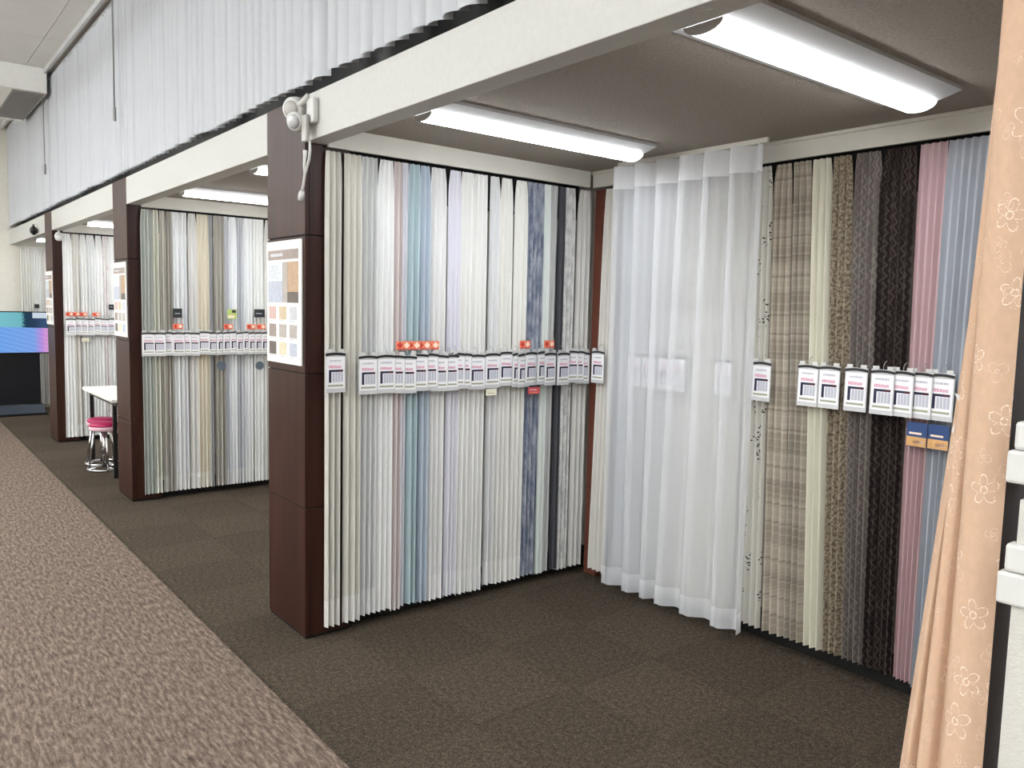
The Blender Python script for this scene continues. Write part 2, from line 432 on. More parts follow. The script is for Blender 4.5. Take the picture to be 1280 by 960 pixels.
# main ceiling of panels
ceil = thing('ceiling', 'grey panelled high ceiling of the sales floor', None, (0, 0, CEIL), kind='structure')
box('backing', XEND, XR, YF, 0.2, 0.012, 0.06, 'black', ceil)
pm = None
xs = []
x = -5.05 - 1.82 * 3
while x < XR: xs.append(x); x += 1.82
ys = [0.68 - 0.91 * k for k in range(0, 11)]
for xx in xs:
    for yy in ys:
        a0, a1 = max(xx, XEND), min(xx + 1.816, XR); b0, b1 = max(yy - 0.91 + 0.004, YF), min(yy, 0.15)
        if a1 - a0 < 0.05 or b1 - b0 < 0.05: continue
        full = abs(a1 - a0 - 1.816) < 1e-4 and abs(b1 - b0 - 0.906) < 1e-4
        if full and pm:
            o = pm.copy(); COL.objects.link(o); o.parent = ceil
        else:
            bm = bmesh.new(); bbox(bm, 0, a1 - a0, 0, b1 - b0, 0, 0.012); o = obj('ceiling_panel', bm, 'ceil_main', ceil)
            if full: pm = o
        o.location = (a0, b0, 0)
# boxed duct beam with a grille beneath
bt = thing('duct_beam', 'white boxed duct beam with grey grille hanging under the high ceiling', 'duct', (-6.15, -0.045, 3.655))
box('casing', -1.75, 0, -6.5, 0, 0, 0.243, 'duct_white', bt, 0.004)
g = box('grille', -1.58, -0.045, -0.30, -0.012, -0.006, -0.0005, 'grey_plastic', bt)
bm = bmesh.new()
for i in range(26):
    xx = -1.56 + i * 0.0585; bbox(bm, xx, xx + 0.03, -0.29, -0.02, -0.012, -0.0065)
o = obj('louvre', bm, 'cord', g); o['kind'] = 'stuff'

# ------------------------------------------------------------------ vertical blinds
BZ = 2.55
def blind(x0, x1, label, wand, seed, loose=0.0):
    rnd = random.Random(seed)
    b = thing('vertical_blind', label, 'blind', (x0, 0.022, BZ), group='vertical blinds above the bays')
    L = x1 - x0; H = CEIL - 0.03 - BZ
    box('head_rail', 0, L, -0.02, 0.02, H - 0.03, H, 'blind_rail', b)
    n = int(L / 0.096)
    protos = []
    for k in range(3):
        bm = bmesh.new(); m = 5
        cols = []
        for i in range(m + 1):
            u = i / m - 0.5; yb = -0.015 * (1 - (2 * u) ** 2) * (1 + k * 0.5)
            cols.append((bm.verts.new((u * 0.122, yb, 0.0)), bm.verts.new((u * 0.122, yb, H - 0.032))))
        for i in range(m):
            f = bm.faces.new((cols[i][0], cols[i + 1][0], cols[i + 1][1], cols[i][1])); f.smooth = True
        me = bpy.data.meshes.new('slat'); bm.to_mesh(me); bm.free(); me.materials.append(M['blind']); protos.append(me)
    for i in range(n):
        o = bpy.data.objects.new('slat', protos[rnd.randrange(3)]); COL.objects.link(o); o.parent = b
        o.location = ((i + 0.5) * L / n, 0.0, rnd.uniform(-0.004, 0.004))
        a = math.radians(17 + rnd.uniform(-3, 3))
        if rnd.random() < 0.10 + loose: a += math.radians(rnd.choice((-1, 1)) * rnd.uniform(8, 18))
        o.rotation_euler = (rnd.uniform(-0.003, 0.003), rnd.uniform(-0.0025, 0.0025), a)
    if wand:
        bm = bmesh.new(); tube(bm, [(0.03, -0.075, H - 0.03), (0.03, -0.076, H - 0.9), (0.03, -0.075, wand)], 0.006, 6)
        tube(bm, [(0.03, -0.075, wand), (0.03, -0.075, wand - 0.10)], 0.011, 8); obj('cord', bm, 'cord', b)
blind(XEND + 0.02, -6.43, 'white vertical blind reaching the cream end wall', 0.0, 3)
blind(-6.40, -3.33, 'white vertical blind above the bay with the table', 0.42, 4)
blind(-3.30, 0.17, 'white vertical blind ending at the black gap, above the greenish curtains', 0.46, 5)
blind(0.225, 3.3, 'white vertical blind with a few twisted slats above the widest bay', 0.0, 6, 0.12)
# ------------------------------------------------------------------ lamps
def bay_lamp(x, label):
    t = thing('ceiling_lamp', label, 'lamp', (x, 0.20, ZC))
    L = 1.22
    bm = bmesh.new()      # steel tray with sloping sides
    prof = [(-0.145, 0.0), (-0.145, -0.012), (-0.062, -0.034), (0.062, -0.034), (0.145, -0.012), (0.145, 0.0)]
    r0 = [bm.verts.new((a, 0, z)) for a, z in prof]; r1 = [bm.verts.new((a, L, z)) for a, z in prof]
    for i in range(6): bm.faces.new((r0[i], r0[(i + 1) % 6], r1[(i + 1) % 6], r1[i]))
    bm.faces.new(r0[::-1]); bm.faces.new(r1); obj('tray', bm, 'metal', t)
    bm = bmesh.new()      # half-round diffuser
    n = 10; pr = [(0.062 * math.cos(PI * i / n), -0.035 - 0.028 * math.sin(PI * i / n)) for i in range(n + 1)]
    r0 = [bm.verts.new((a, 0.006, z)) for a, z in pr]; r1 = [bm.verts.new((a, L - 0.006, z)) for a, z in pr]
    for i in range(n):
        f = bm.faces.new((r0[i], r0[i + 1], r1[i + 1], r1[i])); f.smooth = True
    bm.faces.new(r0[::-1]); bm.faces.new(r1); bm.faces.new((r0[0], r1[0], r1[-1], r0[-1])); obj('diffuser', bm, 'lens', t)
    for yy in (0.0, L - 0.0055):
        bm = bmesh.new(); v0 = [bm.verts.new((a * 1.03, yy, z * 1.01)) for a, z in pr]; v1 = [bm.verts.new((a * 1.03, yy + 0.0055, z * 1.01)) for a, z in pr]
        bm.faces.new(v0[::-1]); bm.faces.new(v1)
        for i in range(len(pr)): bm.faces.new((v0[i], v0[(i + 1) % len(pr)], v1[(i + 1) % len(pr)], v1[i]))
        obj('end_cap', bm, 'white_plastic', t)
    return t
bay_lamp(0.655, 'lit tube lamp in the widest bay, near the side wall of pale curtains')
bay_lamp(2.03, 'lit tube lamp in the widest bay, near the peach flowered curtain')
bay_lamp(PX[1] + 0.70, 'lit tube lamp above the greenish and cream curtains')
bay_lamp(PX[1] + 2.06, 'lit tube lamp behind the pillar with the motion sensor')
bay_lamp(PX[2] + 0.70, 'lit tube lamp above the white table')
bay_lamp(PX[2] + 2.06, 'lit tube lamp in the table bay, behind the middle pillar')
bay_lamp(-8.9, 'lit tube lamp in the bay at the end wall')
bay_lamp(4.6, 'lit tube lamp in the bay beyond the white panel with clips')
def added_room_lamp(x, y):  # lamps out of view, added to brighten the bays, blinds and high ceiling
    t = thing('added_pendant_lamp', 'unseen pendant tube lamp added to light the sales floor', 'lamp', (x, y, CEIL), group='unseen pendant lamps added over the aisle')
    bm = bmesh.new()
    for a in (-0.5, 0.5): tube(bm, [(a, 0, -0.0005), (a, 0, -0.28)], 0.008, 8)
    obj('rod', bm, 'metal', t)
    box('diffuser', -0.62, 0.62, -0.12, 0.12, -0.36, -0.281, 'lens_added', t, 0.02)
    for a in (-0.641, 0.621): box('end_cap', a, a + 0.02, -0.125, 0.125, -0.365, -0.276, 'white_plastic', t)
for x in (8.0, 5.4, 2.8, 0.2, -2.2, -4.0, -5.45, -8.6):
    for y in (-2.9, -4.9, -6.9): added_room_lamp(x, y)

# ------------------------------------------------------------------ curtains
def strip(wall, name, pts_fn, nu, zs, uvs, mat, parent):
    bm = bmesh.new(); uvl = bm.loops.layers.uv.new('UVMap')
    g = [[bm.verts.new(pts_fn(i / nu, z)) for i in range(nu + 1)] for z in zs]
    for j in range(len(zs) - 1):
        for i in range(nu):
            f = bm.faces.new((g[j][i], g[j][i + 1], g[j + 1][i + 1], g[j + 1][i])); f.smooth = True
            for lp, (a, b) in zip(f.loops, ((i, j), (i + 1, j), (i + 1, j + 1), (i, j + 1))):
                lp[uvl].uv = (uvs * a / nu, zs[b])
    me = bpy.data.meshes.new(name); bm.to_mesh(me); bm.free(); me.materials.append(mat)
    o = bpy.data.objects.new(name, me); COL.objects.link(o); o.parent = parent; return o
_cs = [100]
def curtain(wall, fixed, s0, s1, mat, label, b=None, z0=0.055, z1=2.268, pitch=0.031, amp=0.0145, hem=None, header=None, group=None, name='curtain', hem_h=0.13, head_h=0.075, push=0.0):
    """wall 'side': hangs along +Y in front of x=fixed, facing +X; wall 'back': along +X, facing -Y. b = (s0, s1) at the hem"""
    _cs[0] += 1; rnd = random.Random(_cs[0])
    s0 -= 0.0017; s1 += 0.0017
    if wall == 'side' and s0 < 0.2: fixed += 0.014        # clear of the pillar's flank
    elif wall == 'side' and s0 < 0.3: fixed += 0.006
    b0, b1 = b or (s0, s1)
    loc = (fixed, s0, z0) if wall == 'side' else (s0, fixed, z0)
    rz = PI / 2 if wall == 'side' else 0.0
    t = thing(name, label, 'curtain', loc, rz, group)
    if hem == 'hem': hem = hem_of(mat)
    W = s1 - s0; n = max(2, round(W / pitch)); nu = n * 8
    ph = rnd.uniform(0, 6.28); fa = [rnd.uniform(0.7, 1.15) for _ in range(n + 2)]; fd = [rnd.uniform(-0.5, 0.5) for _ in range(n + 2)]
    sw = [rnd.uniform(-0.25, 0.25) for _ in range(n + 2)]
    H = z1 - z0; pn = (rnd.choice((0.03, 0.05, 0.16, 0.24)), rnd.uniform(0.2, 0.8))
    def fn(u, z):
        k = z / H                                   # 0 hem .. 1 top
        q = u * n; i = int(min(q, n - 1e-6)); fr = q - i
        A = amp * (fa[i] * (1 - fr) + fa[i + 1] * fr)
        A *= (0.55 + 0.45 * min(1, (1 - k) / 0.12)) * (1.0 + 0.25 * (1 - k))
        dr = (fd[i] * (1 - fr) + fd[i + 1] * fr)
        p = 2 * PI * (q + 0.22 * dr * math.sin(3.1 * k + ph)) + ph
        top = u * W; bot = (b0 - s0) + u * (b1 - b0)
        s = bot + (top - bot) * k - (W / n) * 0.04 * min(1, 4 * q, 4 * (n - q)) * math.sin(2 * p) * (1 - 0.6 * max(0, (k - 0.93) / 0.07))
        s += (W / n) * 0.25 * (sw[i] * (1 - fr) + sw[i + 1] * fr) * (1 - k)
        if k > 0.93:
            e = (k - 0.93) / 0.07; g = pn[0] * e * e
            s = pn[1] * W + (s - pn[1] * W) * (1 - g)
        off = A * math.cos(p) + push * (1 - k)
        return (s, -off, z)
    zs_h = [0, hem_h * 0.5, hem_h]
    zs_f = [hem_h + (H * 0.93 - hem_h) * j / 12 for j in range(13)] + [H - head_h]
    zs_t = [H - head_h, H - head_h * 0.5, H]
    uw = W * 2.2
    strip(wall, 'fabric', fn, nu, zs_f, uw, mat, t)
    strip(wall, 'hem', fn, nu, zs_h, uw, hem or mat, t)
    strip(wall, 'header_tape', fn, nu, zs_t, uw, header or mat, t)
    return t

_raw = {}
def F(r, g, b, sh=0.0, tr=0.1):
    m = (r + g + b) / 3.0        # muted dyes
    f_ = fabric(tuple(int(round(min(249, m + (v - m) * 0.60 + 0.15 * (255 - m) + 5))) for v in (r, g, b)), sh, tr)
    _raw[f_.name] = (r, g, b); return f_
def hem_of(m):                   # doubled cloth of the hem
    if m.name not in _raw: return m
    r, g, b = _raw[m.name]; return F(*(int(v + (250 - v) * 0.42) for v in (r, g, b)))
HEMW = 'hem'
XS = 0.012     # plane of the side-wall curtains in the widest bay
side1 = [
 (0.088, 0.172, F(208, 204, 192), 'greige pleated curtain hanging right beside the pillar with the motion sensor', None, HEMW),
 (0.176, 0.264, F(214, 211, 200), 'warm ivory pleated curtain, second from the pillar with the motion sensor', None, HEMW),
 (0.268, 0.350, F(206, 209, 209), 'light grey pleated curtain between the ivory and the bright white one', None, HEMW),
 (0.354, 0.440, F(240, 243, 245), 'bright white sheer curtain beside the dusty pink one', None, HEMW),
 (0.444, 0.490, F(214, 200, 198), 'dusty pink narrow curtain next to the aqua one', None, None),
 (0.493, 0.526, F(218, 218, 230), 'pale lavender narrow curtain squeezed between dusty pink and aqua', None, None),
 (0.529, 0.590, F(160, 194, 204), 'aqua blue pleated curtain on the side wall', None, None),
 (0.593, 0.655, F(166, 186, 208), 'powder blue pleated curtain beside the aqua one', None, None),
 (0.659, 0.752, F(226, 226, 226), 'white pleated curtain next to the powder blue one', None, HEMW),
 (0.756, 0.834, F(224, 224, 238), 'lavender white pleated curtain in the middle of the side wall', None, HEMW),
 (0.838, 0.924, F(232, 232, 228), 'off white pleated curtain touching the lavender white one', None, HEMW),
 (0.928, 1.012, F(232, 232, 228), 'off white pleated curtain touching the grey white one', None, HEMW),
 (1.016, 1.088, F(214, 215, 216), 'grey white pleated curtain in the middle of the side wall', None, HEMW),
 (1.092, 1.180, F(226, 227, 218), 'faintly greenish white curtain touching the grey white one', None, HEMW),
 (1.184, 1.274, F(226, 227, 218), 'faintly greenish white curtain touching the blue grey mottled one', None, HEMW),
 (1.278, 1.392, fabric_noise('fabric_blue_marble', (112, 122, 142), (184, 189, 200), 22, 7, 0.52, 0.12), 'blue grey mottled curtain on the side wall', None, None),
 (1.396, 1.446, F(218, 228, 222), 'pale mint narrow curtain beside the blue grey mottled one', None, None),
 (1.450, 1.498, F(176, 176, 178), 'mid grey narrow curtain beside the black one', None, None),
 (1.501, 1.554, F(48, 50, 60), 'black narrow curtain near the corner of the bay', None, None),
 (1.558, 1.642, fabric_noise('fabric_white_grey', (226, 226, 224), (194, 194, 194), 26, 12, 0.52, 0.08), 'white curtain with faint grey pattern beside the black one', None, None),
 (1.646, 1.748, F(206, 205, 200), 'pale stone curtain, last before the rust brown corner', None, None),
]
for a, b_, m, lab, g_, hm in side1:
    curtain('side', XS, a, b_, m, lab, group=g_, hem=hm, z0=0.055 + random.uniform(-.008, .008))
struct(box('curtain_rail_or_shade_board', -0.088, -0.035, 0.225, D - 0.05, 2.10, ZC - 0.03, 'black'), 'rail as a tall black board, painted shade behind the side curtain tops')  # black board paints the shade in the gaps at the curtain tops

YB = D + 0.005
plaid = fabric_plaid('fabric_plaid', (190, 180, 166), (158, 146, 132), (214, 208, 194))
plaid2 = fabric_plaid('fabric_plaid_grey', (172, 164, 152), (138, 127, 116), (206, 200, 186))
damask = fabric_noise('fabric_damask', (110, 97, 84), (178, 166, 145), 90, 70, 0.5, 0.08)
damask2 = fabric_noise('fabric_damask_fine', (150, 140, 122), (204, 196, 174), 60, 50, 0.5, 0.08)
zig = fabric_zigzag('fabric_zigzag_grey', (120, 111, 106), (148, 141, 135), (114, 105, 101))
zigd = fabric_zigzag('fabric_zigzag_dark', (56, 46, 45), (88, 79, 75), (46, 38, 38))
back1 = [
 (0.125, 0.240, (0.080, 0.235), F(214, 209, 198), 'greige pleated curtain on the back wall beside the rust brown corner', 0.05, None),
 (0.246, 0.276, (0.240, 0.300), F(66, 70, 82), 'dark slate narrow curtain beside the hanging white voile', 0.05, None),
 (0.285, 0.380, (0.305, 0.385), F(186, 194, 204), 'blue grey curtain behind the white voile, beside the dark slate one', 0.05, None),
 (0.384, 0.500, None, F(196, 199, 204), 'cool grey curtain behind the white voile', 0.05, None),
 (0.504, 0.625, None, F(210, 211, 210), 'light grey curtain behind the white voile', 0.055, None),
 (0.629, 0.745, None, F(206, 205, 200), 'stone coloured curtain behind the white voile', 0.055, None),
 (0.749, 0.860, (0.745, 0.875), F(222, 219, 210), 'ivory curtain behind the white voile', 0.055, None),
 (0.864, 0.985, None, F(220, 217, 206), 'warm ivory curtain behind the white voile, beside the ivory one', 0.06, None),
 (0.989, 1.095, None, F(216, 212, 200), 'cream curtain behind the white voile, next to the sprigged one', 0.06, None),
 (1.100, 1.215, (1.13, 1.275), fabric_sprig('fabric_sprig', (224, 222, 214), (60, 60, 58)), 'white curtain sprinkled with tiny dark leaf sprigs', 0.07, None),
 (1.219, 1.315, (1.279, 1.400), plaid, 'beige check curtain with horizontal bands, next to the sprigged one', 0.07, None),
 (1.319, 1.408, (1.404, 1.500), plaid2, 'grey beige check curtain with horizontal bands, next to the cream yellow one', 0.075, None),
 (1.412, 1.508, (1.504, 1.600), F(220, 215, 188), 'cream yellow pleated curtain on the back wall', 0.075, None),
 (1.512, 1.605, (1.604, 1.690), damask, 'brown and cream damask curtain on the back wall', 0.08, None),
 (1.609, 1.730, (1.694, 1.795), zig, 'grey zigzag patterned curtain on the back wall', 0.08, None),
 (1.734, 1.885, (1.799, 1.925), zigd, 'dark brown zigzag patterned curtain beside the pink one', 0.08, None),
 (1.889, 1.995, (1.929, 2.005), F(204, 160, 164), 'dusty rose pink pleated curtain on the back wall', 0.08, None),
 (1.999, 2.175, (2.009, 2.120), F(174, 180, 194), 'light blue grey pleated curtain beside the pink one', 0.07, None),
 (2.179, 2.330, (2.124, 2.310), F(178, 184, 196), 'pale blue grey curtain partly behind the peach flowered one', 0.07, None),
 (2.334, 2.560, (2.314, 2.560), F(206, 196, 180), 'sand coloured curtain on the back wall hidden behind the peach flowered one', 0.07, None),
 (2.564, 2.800, None, F(186, 176, 162), 'taupe curtain at the end of the back wall rail beside the panelled pillar', 0.07, None),
]
for a, b_, bt_, m, lab, zz, hm in back1:
    curtain('back', YB, a, b_, m, lab, b=bt_, z0=zz, hem=hm, pitch=0.029, amp=0.0155)
struct(box('curtain_rail_or_shade_board', 0.13, RPX - 0.05, D + 0.06, D + 0.118, 2.10, ZC - 0.03, 'black'), 'rail as a tall black board, painted shade behind the back curtain tops')  # black board doubles as painted shade above the back curtains

# hanging white voile in front of the back wall, in six broad folds
def voile():
    t = thing('voile_curtain', 'sheer white voile in six broad folds hanging before the back wall curtains', 'curtain', (0.335, D - 0.105, 0.07))
    vm = fabric((244, 246, 250), 0.47, 0.35, 0.02); vh = fabric((246, 247, 250), 0.04, 0.35, 0.02)
    H = 2.348 - 0.07; W = 0.90; n = 6; nu = n * 20
    rnd = random.Random(11); off = [rnd.uniform(-0.02, 0.02) for _ in range(n + 1)]
    # one fold: broad flat face, then a quick return
    prof = [(0.0, -0.045), (0.06, -0.050), (0.20, -0.040), (0.45, -0.012), (0.70, 0.016), (0.84, 0.028), (0.91, 0.022), (0.96, -0.010), (1.0, -0.045)]
    def pr(f):
        for (a, ya), (b, yb) in zip(prof, prof[1:]):
            if f <= b:
                q = (f - a) / (b - a); q = q * q * (3 - 2 * q) * 0.5 + q * 0.5; return ya + (yb - ya) * q
        return prof[-1][1]
    def fn(u, z):
        k = z / H; q = u * n; i = int(min(q, n - 1e-6)); fr = q - i
        s = u * W + (1 - k) * (0.035 * math.sin(u * 7 + 1) + 0.005 + off[i] * (1 - fr) + off[i + 1] * fr)
        y = pr(fr) * (1 - 0.1 * k) + 0.010 * (1 - k) ** 2 * math.sin(q * 2 * PI * 2.0 + 0.6) - 0.02 * (1 - k)
        return (s, y, z)
    strip('b', 'fabric', fn, nu, [0.10 + (H - 0.22) * j / 16 for j in range(17)], W * 1.3, vm, t)
    strip('b', 'hem', fn, nu, [0, 0.05, 0.10], W * 1.3, fabric((244, 246, 250), 0.30, 0.35, 0.02), t)
    strip('b', 'header_band', fn, nu, [H - 0.12, H - 0.06, H], W * 1.3, vh, t)
voile()
struct(box('curtain_rail_or_shade_board', 0.33, 1.26, D - 0.112, D - 0.098, 2.352, ZC - 0.0005, 'valance'), 'slim ceiling rail carrying the voile')

# bay of greenish and cream curtains
gb2 = 'curtains in the bay between the two poster pillars'
X2 = PX[1] + 0.012
bay2 = [
 (0.086, 0.166, F(172, 180, 170), 'sage green curtain beside the middle pillar'),
 (0.170, 0.225, F(206, 206, 186), 'pale lime ivory curtain beside the sage green one'),
 (0.229, 0.268, F(208, 202, 188), 'light greige narrow curtain beside the taupe one'),
 (0.272, 0.315, F(170, 162, 150), 'taupe narrow curtain before the white ones'),
 (0.319, 0.378, F(236, 238, 240), 'bright white curtain right after the taupe narrow one'),
 (0.382, 0.436, F(234, 236, 240), 'bright white curtain before the grey white and cream ones'),
 (0.440, 0.506, F(214, 212, 206), 'grey white curtain before the butter cream one'),
 (0.510, 0.598, F(226, 214, 186), 'butter cream curtain in the bay between the poster pillars'),
 (0.602, 0.634, F(176, 178, 182), 'mid grey sliver of curtain beside the butter cream one'),
 (0.638, 0.722, F(170, 162, 150), 'taupe broad curtain with a dark round tag below its price card'),
 (0.726, 0.760, F(206, 208, 216), 'silver white narrow curtain beside the broad taupe one'),
 (0.764, 0.827, F(236, 240, 246), 'cool white curtain under the green tag'),
 (0.831, 0.882, F(190, 194, 202), 'silver grey curtain between two white ones'),
 (0.886, 0.968, F(236, 240, 242), 'white curtain beside the silver grey one'),
 (0.972, 1.060, F(232, 234, 232), 'white curtain almost hidden by the poster pillar'),
]
for a, b_, m, lab in bay2: curtain('side', X2, a, b_, m, lab, hem=HEMW if sum(m.name.count(c) for c in '2') > 1 else None, amp=0.016)
for a, b_ in ((1.064, 1.22), (1.224, 1.38), (1.384, 1.54), (1.544, 1.70)):
    curtain('side', X2, a, b_, F(216, 214, 208), 'pale curtain deep in the bay between the poster pillars', group='pale curtains deep in the bay')
# bay with the table
X3 = PX[2] + 0.012
bay3 = [
 (0.090, 0.176, F(238, 238, 238), 'bright white curtain beside the pillar near the television', (0.075, 0.18)),
 (0.180, 0.252, F(214, 210, 200), 'greige white curtain in the table bay', None),
 (0.256, 0.315, F(232, 232, 228), 'white curtain in the table bay, after the greige white one', None),
 (0.319, 0.408, F(224, 226, 226), 'silver white curtain in the table bay', None),
 (0.412, 0.480, F(234, 234, 234), 'white curtain in the table bay beside the pink sprigged one', None),
 (0.484, 0.538, fabric_noise('fabric_pink_sprig', (232, 228, 228), (206, 176, 178), 40, 12, 0.6, 0.05), 'white curtain sprigged with faint pink in the table bay', None),
 (0.542, 0.630, F(236, 236, 236), 'plain white curtain under the small black tag in the table bay', None),
]
for a, b_, m, lab, bb in bay3: curtain('side', X3, a, b_, m, lab, b=bb, hem=HEMW)
for a, b_ in ((0.634, 0.88), (0.884, 1.13), (1.134, 1.38), (1.384, 1.68)):
    curtain('side', X3, a, b_, F(222, 220, 216), 'white curtain deep in the table bay', group='white curtains deep in the table bay')
X4 = XEND + 0.10
for a, b_, m, lab in ((0.10, 0.25, F(224, 222, 214), 'ivory curtain on the end wall above the television'), (0.254, 0.36, F(232, 232, 230), 'white curtain on the end wall with a small black tag'),
                 (0.364, 0.52, F(216, 212, 206), 'stone curtain on the end wall beside the television'), (0.524, 0.9, F(224, 222, 216), 'wide pale curtain deep on the end wall')):
    curtain('side', X4, a, b_, m, lab)

# ------------------------------------------------------------------ price cards hung on the curtains
def make_card():
    t = thing('price_card', 'price card', 'card')
    w, h = 0.098, 0.186
    bm = bmesh.new(); bbox(bm, 0, w, -0.0015, 0.0015, -h, 0); obj('pocket', bm, 'pocket', t)
    bm = bmesh.new(); bbox(bm, 0.004, w - 0.004, -0.0028, -0.0016, -h + 0.018, -0.022); c = obj('paper', bm, 'card', t)
    bm = bmesh.new(); y0, y1 = -0.0036, -0.0029
    def q(x0, x1, z0, z1, mi): bbox(bm, x0, x1, y0, y1, z0, z1, mi)
    q(0.016, 0.058, -0.091, -0.081, 0); q(0.058, w - 0.013, -0.091, -0.081, 1)     # bar of the size table
    q(0.016, 0.028, -0.140, -0.0912, 0)                                            # its upright
    for i in range(4): q(0.034 + i * 0.0135, 0.0445 + i * 0.0135, -0.138, -0.094, 3)
    r = random.Random(5); x = 0.016
    while x < w - 0.02:
        ww = r.uniform(0.003, 0.008); q(x, x + ww, -0.0735, -0.060 + r.uniform(-.003, 0), 2); x += ww + 0.0016
    x = 0.02
    while x < w - 0.02:
        ww = r.uniform(0.004, 0.011); q(x, x + ww, -0.044, -0.036, 3); x += ww + 0.003
    q(0.012, w - 0.012, -0.158, -0.150, 4)
    obj('print', bm, ['navy', 'maroon', 'pinkprint', 'greyprint', 'oliveprint'], c)
    bm = bmesh.new(); n = 8    # black arched clip strip
    for i in range(n):
        a, b = i / n, (i + 1) / n
        za, zb = 0.005 * math.sin(PI * a), 0.005 * math.sin(PI * b)
        v = [bm.verts.new(p) for p in ((a * w, -0.005, -0.018 + za), (b * w, -0.005, -0.018 + zb), (b * w, -0.005, -0.007 + zb), (a * w, -0.005, -0.007 + za),
                                       (a * w, -0.0016, -0.018 + za), (b * w, -0.0016, -0.018 + zb), (b * w, -0.0016, -0.007 + zb), (a * w, -0.0016, -0.007 + za))]
        for f in ((0, 1, 2, 3), (7, 6, 5, 4), (0, 4, 5, 1), (3, 2, 6, 7)): bm.faces.new([v[k] for k in f])
        if i == 0: bm.faces.new([v[k] for k in (0, 3, 7, 4)])
        if i == n - 1: bm.faces.new([v[k] for k in (1, 5, 6, 2)])
    bmesh.ops.remove_doubles(bm, verts=bm.verts[:], dist=1e-6); obj('clip', bm, 'dark_plastic', t)
    for xa in (0.006, w - 0.032): box('hook_tab', xa, xa + 0.026, -0.003, 0.0015, 0.0005, 0.013, 'white_plastic', t)
    bm = bmesh.new(); tube(bm, [(w / 2, 0, 0.0), (w / 2, 0.001, 0.018), (w / 2, 0.012, 0.03), (w / 2, 0.03, 0.034)], 0.0015, 5); obj('hook', bm, 'grey_plastic', t)
    return t
CARD = make_card(); first = [True]
def put_card(wall, fixed, s, ztop, tilt, label, group=None):
    """s: near edge of the card along the wall; positive tilt brings the far edge outwards"""
    rz = (PI / 2 if wall == 'side' else 0.0) - math.radians(tilt)
    loc = (fixed, s, ztop) if wall == 'side' else (s, fixed, ztop)
    if first[0]:
        first[0] = False; CARD.location = loc; CARD.rotation_euler = (0, 0, rz); CARD['label'] = label
        if group: CARD['group'] = group
        return CARD
    c = copy_tree(CARD, loc, rz, label)
    if group: c['group'] = group
    elif 'group' in c: del c['group']
    return c
def under(rows, s):          # the curtain a card hangs on, by its own words
    c = min(rows, key=lambda q: abs((q[0] + q[1]) / 2 - s))
    lab = next(v for v in c if isinstance(v, str)).replace(',', ''); return ' '.join(lab.split()[:lab.split().index('curtain') + 1])
G1 = 'price cards on the side wall of the widest bay'
put_card('side', 0.066, 0.068, 1.362, 2, 'white price card hung alone on the greige curtain beside the pillar', None)
ys = [0.238, 0.336, 0.388, 0.452, 0.520, 0.580, 0.640, 0.706, 0.745, 0.787, 0.873, 0.975, 1.068, 1.145, 1.184, 1.236, 1.322, 1.375, 1.470, 1.545, 1.590, 1.632]
tl = [2, 3, 10, 10, 10, 10, 10, 3, 10, 10, 5, 3, 4, -10, -10, -10, -10, -9, -4, 9, 9, 9]
for i, (s, a) in enumerate(zip(ys, tl)):
    out = 0.062 if a >= 0 else 0.08
    if a == 10 or a == 9: out = 0.056
    put_card('side', out, s, 1.345 + 0.006 * math.sin(i * 1.7) - 0.004 * (1 if i == 1 else 0), a, 'white price card in the overlapping row, on the ' + under(side1, s + 0.049), G1)
backcards = [(0.118, 'white price card on the greige curtain beside the rust brown corner'), (0.395, None), (0.505, None), (0.622, None), (0.700, None), (0.985, 'white price card behind the voile, closest to the sprigged curtain'),
             (1.200, 'white price card on the beige check curtain at the edge of the voile'), (1.440, 'white price card on the cream yellow curtain'), (1.542, 'white price card on the brown damask curtain'),
             (1.662, 'white price card on the grey zigzag curtain'), (1.782, 'white price card on the dark brown zigzag curtain'), (1.862, 'white price card half hidden between dark brown and pink curtains'),
             (1.932, 'white price card on the pink curtain above a blue label'), (2.012, 'white price card on the blue grey curtain above a blue label')]
for i, (s, lab) in enumerate(backcards):
    z = 1.352 + 0.018 * (s - 0.1) / 1.9
    put_card('back', D - 0.050 - (0.012 if i == 10 else 0.0), s, z, (8 if i in (11,) else 5 if i in (12, 13) else -2 + (i % 3)), lab or 'white price card dimly seen through the hanging voile', None if lab else 'price cards behind the voile')
for s, a in zip([0.072, 0.148, 0.205, 0.295, 0.345, 0.411, 0.491, 0.573, 0.640, 0.690, 0.745, 0.800, 0.853, 0.900, 0.954, 1.009], [3, 9, 9, -3, 9, 9, 9, 3, -9, -9, -9, -9, -9, -9, -9, -5]):
    put_card('side', X2 + (0.060 if s < 0.18 else 0.047 if a > 0 else 0.062), s, 1.335 + random.uniform(-.006, .006), a, 'white price card in the middle bay, on the ' + under(bay2, s + 0.049), 'price cards in the bay between the poster pillars')
for s in [0.095, 0.157, 0.219, 0.282, 0.347, 0.42, 0.49, 0.555]:
    put_card('side', X3 + (0.060 if s < 0.1 else 0.047), s, 1.365 + random.uniform(-.006, .006), 9, 'white price card behind the table, on the ' + under(bay3, s + 0.049), 'price cards in the table bay')

